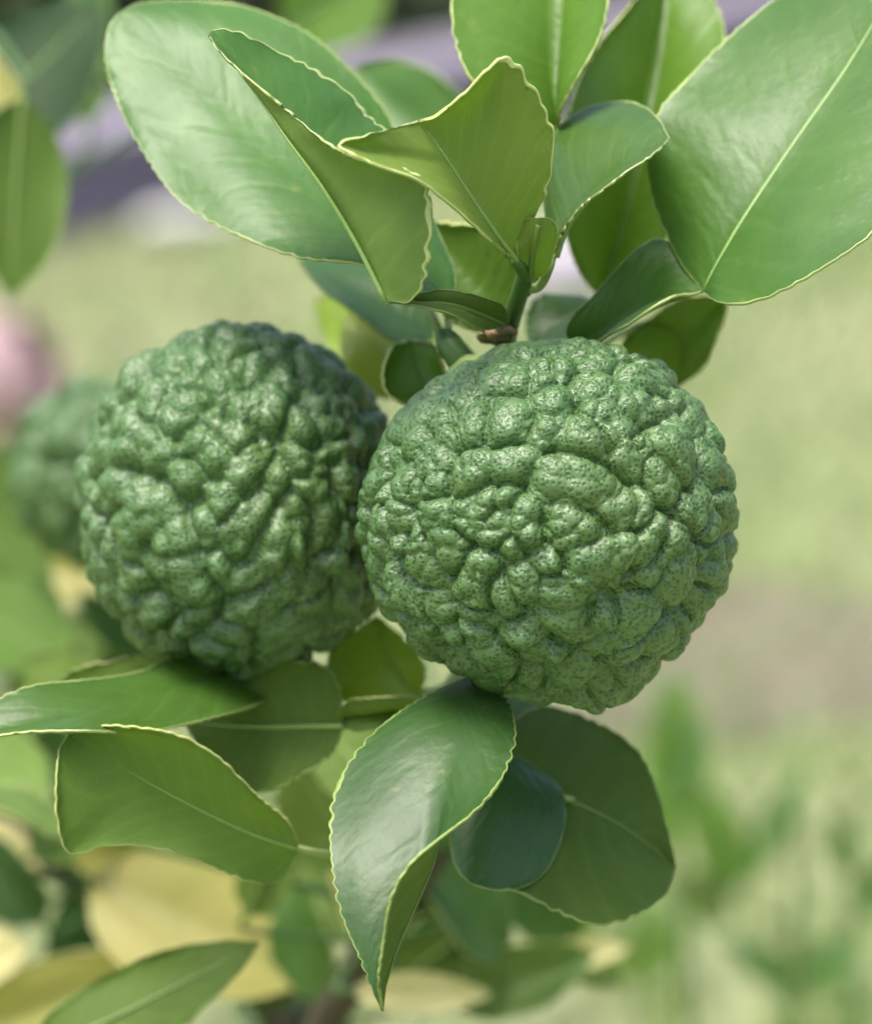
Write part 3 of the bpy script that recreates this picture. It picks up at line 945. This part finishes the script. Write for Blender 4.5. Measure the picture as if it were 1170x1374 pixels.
# unseen leaves added round the lower trunk, to darken lawn bounce on the fruit
rs_ = np.random.RandomState(17)
twig_rows = []
for i in range(15):
    z = 0.28 + 0.36 * (i + rs_.rand() * 0.6) / 15
    a0 = i * 2.4 + rs_.rand() * 0.5
    c0 = SAMPLES[0][np.argmin(np.abs(SAMPLES[0][:, 2] - z))]
    ln = 0.11 + 0.10 * rs_.rand()
    tx, ty = c0[0] + math.cos(a0) * ln, c0[1] + math.sin(a0) * ln * 0.9
    tipv = np.array([tx, ty, min(z + 0.6 * ln, 1.05 - 0.45 * ty - 0.05)])
    twig = [Vector(c0), Vector(c0 * 0.5 + tipv * 0.5) + Vector((0, 0, 0.012)), Vector(tipv)]
    tube('branch', twig, [0.0022, 0.0016, 0.0009], M_STEM, tree, n=12, sides=8)
    for j in range(4):
        f_ = 0.45 + 0.55 * j / 3
        b_ = crom(twig, 20)[int(f_ * 20)]
        a1 = a0 + (1.1 if j % 2 else -1.1) * (1.2 - f_) + rs_.randn() * 0.2
        dirv = Vector((math.cos(a1), math.sin(a1), 0.05 + 0.3 * rs_.rand()))
        le = 0.05 + 0.02 * rs_.rand()
        w_ = 0.42 * le
        axn = dirv.normalized(); n0 = (Vector((0, 0, 1)) - axn * axn.z).normalized(); sd = n0.cross(axn).normalized()
        b_ = Vector(b_)
        if b_.z + axn.z * le > 1.05 - 0.45 * (b_.y + axn.y * le) - 0.045: axn = Vector((axn.x, axn.y, -0.45)).normalized()
        mid_ = [b_ + axn * (le * k / 5) - n0 * (0.16 * le * (k / 5) ** 2) for k in range(6)]
        A_ = [mid_[k] + sd * (w_ * math.sin(math.pi * (k / 5) ** 0.85) ** .75) + n0 * 0.004 for k in range(1, 5)]
        B_ = [mid_[k] - sd * (w_ * math.sin(math.pi * (k / 5) ** 0.85) ** .75) + n0 * 0.004 for k in range(1, 5)]
        LEAF_N[0] += 1
        lo, lm, lnn = blade('leaf', mid_, A_, B_, LM[('green', 'deep', 'deep', 'olive')[(i + j) % 4]], tree, nv=20, nu=4, seed=LEAF_N[0])
        rib(lo, lm, lnn, 0.0006, 0.00015, M_RIB)


# ------------------------------------------------------------------ fruit
def fruit_mat(name, c_net, c_pit, c_low):
    m, nt, N, L, bs, out = new_mat(name)
    tc = N.new('ShaderNodeTexCoord')
    wz = noise(N, L, tc.outputs['Object'], 500, 2)
    wv = N.new('ShaderNodeVectorMath'); wv.operation = 'MULTIPLY_ADD'
    L.new(wz.outputs['Color'], wv.inputs[0])
    wv.inputs[1].default_value = (0.0003,) * 3
    L.new(tc.outputs['Object'], wv.inputs[2])
    vo = N.new('ShaderNodeTexVoronoi'); vo.inputs['Scale'].default_value = 1420
    vo.inputs['Randomness'].default_value = 0.85
    L.new(wv.outputs[0], vo.inputs['Vector'])
    pit = N.new('ShaderNodeMapRange'); pit.interpolation_type = 'SMOOTHSTEP'
    pit.inputs[1].default_value = 0.58; pit.inputs[2].default_value = 0.22
    L.new(vo.outputs['Distance'], pit.inputs[0])
    big = noise(N, L, tc.outputs['Object'], 70, 3)
    net = mixc(N, L, math_n(N, L, 'MULTIPLY_ADD', big.outputs[0], 1.8, -0.4), c_net, c_low)
    # yellower and greyer areas, a few brown scars
    ar = noise(N, L, tc.outputs['Object'], 28, 2)
    am = N.new('ShaderNodeMapRange'); am.inputs[1].default_value = 0.50; am.inputs[2].default_value = 0.72
    L.new(ar.outputs[0], am.inputs[0])
    net = mixc(N, L, math_n(N, L, 'MULTIPLY', am.outputs[0], 0.4), net, (0.130, 0.195, 0.048))
    sc_ = noise(N, L, tc.outputs['Object'], 210, 2)
    sm_ = N.new('ShaderNodeMapRange'); sm_.inputs[1].default_value = 0.765; sm_.inputs[2].default_value = 0.80
    L.new(sc_.outputs[0], sm_.inputs[0])
    net = mixc(N, L, math_n(N, L, 'MULTIPLY', sm_.outputs[0], 0.7), net, (0.27, 0.23, 0.13))
    # pits vary in depth of colour
    pz = noise(N, L, tc.outputs['Object'], 130, 2)
    pv = math_n(N, L, 'MULTIPLY', pit.outputs[0], math_n(N, L, 'MULTIPLY_ADD', pz.outputs[0], 1.3, 0.10))
    c = mixc(N, L, pv, net, c_pit)
    L.new(c, bs.inputs['Base Color'])
    rz = noise(N, L, tc.outputs['Object'], 900, 3)
    L.new(math_n(N, L, 'MULTIPLY_ADD', rz.outputs[0], 0.28, 0.30), bs.inputs['Roughness'])
    bs.inputs['Specular IOR Level'].default_value = 0.6
    bs.inputs['Subsurface Weight'].default_value = 0.0
    b1 = N.new('ShaderNodeBump'); b1.inputs['Strength'].default_value = 0.7; b1.inputs['Distance'].default_value = 0.00022
    fine = noise(N, L, tc.outputs['Object'], 1700, 3)
    hh = math_n(N, L, 'MULTIPLY_ADD', pit.outputs[0], -0.55, math_n(N, L, 'MULTIPLY', fine.outputs[0], 0.30))
    L.new(hh, b1.inputs['Height'])
    b2 = N.new('ShaderNodeBump'); b2.inputs['Strength'].default_value = 0.4; b2.inputs['Distance'].default_value = 0.0008
    mid = noise(N, L, tc.outputs['Object'], 330, 3, 0.6)
    L.new(mid.outputs[0], b2.inputs['Height'])
    L.new(b2.outputs[0], b1.inputs['Normal'])
    L.new(b1.outputs[0], bs.inputs['Normal'])
    return m


def warp_noise(p, rs, freq, k=14):
    out = np.zeros_like(p)
    for _ in range(k):
        d = rs.randn(3); d /= np.linalg.norm(d)
        d *= freq * (0.6 + 0.9 * rs.rand())
        a = rs.randn(3)
        out += np.sin(p @ d + rs.rand() * 6.283)[:, None] * a
    return out / math.sqrt(k)


def fib(n, rs, jit):
    i = np.arange(n) + 0.5
    ph = np.arccos(1 - 2 * i / n); th = math.pi * (1 + 5 ** 0.5) * i
    p = np.stack([np.cos(th) * np.sin(ph), np.sin(th) * np.sin(ph), np.cos(ph)], axis=1)
    p += rs.randn(n, 3) * jit * math.sqrt(4 * math.pi / n)
    return p / np.linalg.norm(p, axis=1)[:, None]


def cell_layer(p, n, rs, jit, k_crease, k_dome, join, size_var=0.25):
    """pillow-shaped warts parted by creases; some neighbours run together into worms"""
    c = fib(n, rs, jit)
    r = math.sqrt(4 / n)                      # mean wart radius on the unit sphere
    wt = (rs.rand(n) - 0.5) * r * size_var * 2
    lift = rs.rand(n)
    key = rs.rand(n)
    h = np.zeros(len(p)); 
    for s in range(0, len(p), 8192):
        q = p[s:s + 8192]
        d = np.sqrt(np.maximum(2 - 2 * (q @ c.T), 0)) - wt[None]
        near = np.argpartition(d, 5, axis=1)[:, :6]
        dn = np.take_along_axis(d, near, 1)
        o = np.argsort(dn, axis=1)
        near = np.take_along_axis(near, o, 1); dn = np.take_along_axis(dn, o, 1)
        i0 = near[:, 0]
        cr = np.zeros(len(q))
        for j in range(1, 6):
            pair = np.mod((key[i0] + key[near[:, j]]) * 997.13, 1.0)
            wj = np.where(pair < join, 0.10, 0.65 + 0.35 * pair)
            cr = np.maximum(cr, wj * np.exp(-(dn[:, j] - dn[:, 0]) / (r * k_crease)))
        wgt = np.exp(-(dn - dn[:, :1]) / (r * 0.28))
        lf = (wgt * lift[near]).sum(1) / wgt.sum(1)
        dome = 1 - np.clip((dn[:, 0] + wt[i0] * 0.3) / (r * 1.15), 0, 1.3) ** 2
        h[s:s + 8192] = k_dome * dome - cr + 0.75 * lf
    return h


def make_fruit(name, centre, rad, squash, axis, seed, subdiv, mat, label, n1=290, amp=1.0, stalk_to=None, nub=None):
    rs = np.random.RandomState(seed)
    bm = bmesh.new()
    bmesh.ops.create_icosphere(bm, subdivisions=subdiv, radius=1.0)
    p = np.array([v.co[:] for v in bm.verts])
    p /= np.linalg.norm(p, axis=1)[:, None]
    faces = [tuple(v.index for v in f.verts) for f in bm.faces]
    bm.free()
    ax = np.array(tuple((RIGHT * axis[0] + UP * axis[1] - FWD * axis[2]).normalized()))
    cosang = p @ ax
    q = p + 0.046 * warp_noise(p, rs, 4.5) + 0.032 * warp_noise(p, rs, 11.0)
    q /= np.linalg.norm(q, axis=1)[:, None]
    h1 = cell_layer(q, n1, rs, 0.32, 0.30, 0.75, 0.54, 0.45)
    q2 = p + 0.03 * warp_noise(p, rs, 9.0)
    q2 /= np.linalg.norm(q2, axis=1)[:, None]
    h2 = cell_layer(q2, int(n1 * 2.6), rs, 0.36, 0.42, 0.8, 0.5, 0.4)
    h3 = warp_noise(p, rs, 3.2)[:, 0]
    ang = np.degrees(np.arccos(np.clip(cosang, -1, 1)))
    sm = np.clip((ang - 14) / 62, 0, 1); sm = sm * sm * (3 - 2 * sm)
    f = 0.16 + 0.84 * sm
    mm = amp * f * (0.00145 * h1 + 0.00040 * h2) + 0.0004 * h3
    # shallow hollow around the stalk, gentle neck
    mm -= 0.0016 * np.exp(-(ang / 13) ** 2)
    # radial furrows near the stalk
    b1 = np.cross(ax, [0.31, 0.2, 0.9]); b1 /= np.linalg.norm(b1); b2 = np.cross(ax, b1)
    az = np.arctan2(p @ b2, p @ b1)
    mm += 0.00035 * np.cos(az * 9 + 2 * np.sin(az * 2)) * np.exp(-((ang - 28) / 16) ** 2)
    if nub is not None:
        nv_ = np.array(tuple((RIGHT * nub[0] + UP * nub[1] - FWD * nub[2]).normalized()))
        an = np.degrees(np.arccos(np.clip(p @ nv_, -1, 1)))
        mm += 0.0034 * np.exp(-(an / 8.5) ** 2)
    R3 = np.array([tuple(RIGHT), tuple(UP), tuple(FWD)])
    loc = (p * (rad + mm)[:, None]) @ R3.T
    loc *= np.array(squash)
    pos = loc @ R3 + np.array(tuple(centre))
    root = empty(name, centre)
    mesh_obj('rind', pos, faces, mat, root, origin=centre)
    top = centre + Vector(ax) * (rad - 0.0012)
    # calyx: five-lobed green button, and the stalk
    a_ = Vector(ax)
    tube('calyx', [top - a_ * 0.0015, top + a_ * 0.0008, top + a_ * 0.0022], [0.0042, 0.0040, 0.0018], M_STALK, root, n=6, sides=10, lump=0.25, seed=seed)
    if stalk_to is not None:
        ap = np.concatenate(SAMPLES); hit = ap[np.argmin(np.linalg.norm(ap - np.array(tuple(stalk_to[-1])), axis=1))]
        tube('stalk', [top + a_ * 0.001, top + a_ * 0.006] + stalk_to + [Vector(hit)], [0.0019, 0.0016, 0.0015], M_STEM, root, n=18, sides=10, lump=0.08)
    tag(root, label, 'lime', 'warty green limes hanging on the tree')
    return root


FM1 = fruit_mat('lime_rind', (0.094, 0.178, 0.058), (0.018, 0.064, 0.010), (0.050, 0.120, 0.028))
F1 = P(736, 691, 17)
make_fruit('lime', F1, 0.0259, (1.010, 1.0, 1.0), (-0.46, 0.80, -0.18), 21, 8, FM1,
           'large sharp green lime with a wrinkled warty rind, overlapping its neighbour', n1=370, amp=0.98,
           stalk_to=[PD(660, 520, 0.548)], nub=(0.27, -0.92, 0.12))
F2 = P(325, 671, 50)
make_fruit('lime', F2, 0.0246, (0.985, 1.065, 1.0), (0.22, 0.55, -0.80), 5, 7, FM1,
           'green warty lime, slightly blurred, partly behind the sharp lime', n1=330, amp=1.12,
           stalk_to=[PD(440, 610, 0.600), PD(560, 640, 0.595), PD(655, 680, 0.588)])
F3 = PD(148, 636, 0.74)
make_fruit('lime', F3, 0.0182, (1.0, 1.0, 1.0), (0.45, 0.65, -0.6), 9, 6, FM1,
           'small strongly blurred lime peeping out behind the left lime', n1=110, amp=1.7,
           stalk_to=[PD(260, 560, 0.77), PD(450, 620, 0.70), PD(652, 700, 0.586)])


# ------------------------------------------------------------------ young plants on the right, blurred
def young_plant(name, foot, top, leaves, label, mat_stem=M_STEM):
    root = empty(name, foot)
    tube('stem', [foot, foot.lerp(top, 0.4) + Vector((0.01, 0, 0)), top], [0.004, 0.003, 0.0012], mat_stem, root, n=24, sides=8)
    for (b, t, w, k, rl) in leaves:
        lf = simple_leaf(root, b, t, w, k, roll=rl, fold=0.25)
        bb = P(*b)
        s = max(0.0, min(1.0, (bb.z - foot.z) / max(1e-3, top.z - foot.z)))
        at_ = foot.lerp(top, s * 0.97)
        tube('petiole', [bb, bb.lerp(at_, 0.5) + Vector((0, 0, -0.004)), at_], [0.0008, 0.0009, 0.001], M_STALK, lf, n=8, sides=6)
    tag(root, label, 'plant', 'young plants on the lawn')


def foot_under(px, py, d):
    p = PD(px, py, d)
    return Vector((p.x + 0.01, p.y + 0.02, 0.0)), p


f, tp = foot_under(1000, 1160, 1.3)
young_plant('young_plant', f, PD(1068, 1035, 1.3), [
    ((1000, 1190, 800), (1085, 1020, 800), 24, 'green', -30),
    ((985, 1200, 800), (930, 1040, 800), 42, 'young', 15),
    ((970, 1260, 790), (1075, 1360, 790), 46, 'green', -50),
    ((980, 1240, 800), (890, 1170, 800), 34, 'olive', 15)],
    'young plant with a long upright blurred leaf and drooping leaves')
f, tp = foot_under(905, 1000, 1.25)
young_plant('young_plant', f, PD(905, 900, 1.25), [
    ((905, 1110, 750), (910, 900, 760), 46, 'young', 5),
    ((900, 1080, 740), (945, 960, 740), 24, 'green', 0),
    ((905, 1150, 740), (860, 1050, 740), 30, 'young', 10)],
    'young plant with broad light green blurred leaves')
f, tp = foot_under(1150, 1160, 1.3)
young_plant('young_plant', f, PD(1140, 1110, 1.3), [
    ((1150, 1180, 800), (1118, 1090, 800), 24, 'green', -40),
    ((1160, 1230, 800), (1220, 1150, 800), 34, 'green', 10),
    ((1150, 1260, 800), (1080, 1330, 800), 30, 'green', 10)],
    'young plant with small leaves at the edge of bare earth')


f, tp = foot_under(1110, 1330, 1.6)
young_plant('young_plant', f, PD(1110, 1270, 1.6), [
    ((1110, 1340, 1100), (1160, 1240, 1100), 26, 'young', 10),
    ((1110, 1350, 1100), (1060, 1250, 1100), 26, 'green', 160),
    ((1112, 1380, 1100), (1185, 1350, 1100), 24, 'young', 10),
    ((1108, 1400, 1100), (1020, 1370, 1100), 26, 'green', 160)],
    'tuft like young plant with spread pale leaves in front of the others')
f, tp = foot_under(860, 1330, 1.8)
young_plant('young_plant', f, PD(862, 1230, 1.8), [
    ((860, 1320, 1300), (930, 1220, 1300), 24, 'young', 10),
    ((860, 1330, 1300), (800, 1240, 1300), 24, 'olive', 160),
    ((862, 1290, 1300), (870, 1190, 1300), 20, 'young', 10),
    ((860, 1370, 1300), (940, 1330, 1300), 26, 'green', 160)],
    'small young plant on the lawn below the dark hanging lime leaf')


# ------------------------------------------------------------------ pink flower at the left, blurred
def flower():
    c = PD(5, 505, 1.9)
    foot = Vector((c.x - 0.03, c.y + 0.02, 0))
    root = empty('pink_flower', foot)
    M_P = plain_mat('pink_petal', (0.40, 0.275, 0.285), (0.35, 0.235, 0.245), 0.6, 60)
    tube('stem', [foot, foot.lerp(c, 0.5) + Vector((-0.01, 0, 0)), c - Vector((0, 0, 0.012))], [0.003, 0.0025, 0.0018], M_STEM, root, n=20, sides=8)
    up = (UP * 0.5 + RIGHT * 0.75 - FWD * 0.3).normalized()
    e1 = up.cross(FWD).normalized(); e2 = up.cross(e1)
    for ring, (npet, rad, tall) in enumerate(((5, 0.026, 0.058), (6, 0.034, 0.052))):
        for i in range(npet):
            a = 2 * math.pi * (i + 0.5 * ring) / npet
            o_ = e1 * math.cos(a) + e2 * math.sin(a)
            s_ = e2 * math.cos(a) - e1 * math.sin(a)
            vs, fs = [], []
            nv, nu = 8, 5
            for iv in range(nv + 1):
                v = iv / nv
                w = 0.026 * math.sin(math.pi * min(1, 0.12 + 0.80 * v)) + 0.001
                rr = rad * math.sin(math.pi * (0.08 + 0.62 * v))
                for iu in range(nu + 1):
                    u = iu / nu * 2 - 1
                    vs.append(c - up * 0.03 + up * (tall * v) + o_ * (rr - 0.004 * u * u) + s_ * (w * u))
            for iv in range(nv):
                for iu in range(nu):
                    k = iv * (nu + 1) + iu
                    fs.append((k, k + 1, k + nu + 2, k + nu + 1))
            p = mesh_obj('petal', vs, fs, M_P, root)
            so = p.modifiers.new('thickness', 'SOLIDIFY'); so.thickness = 0.0006
    tag(root, 'blurred pink flower bud at the side of the limes', 'flower')


flower()
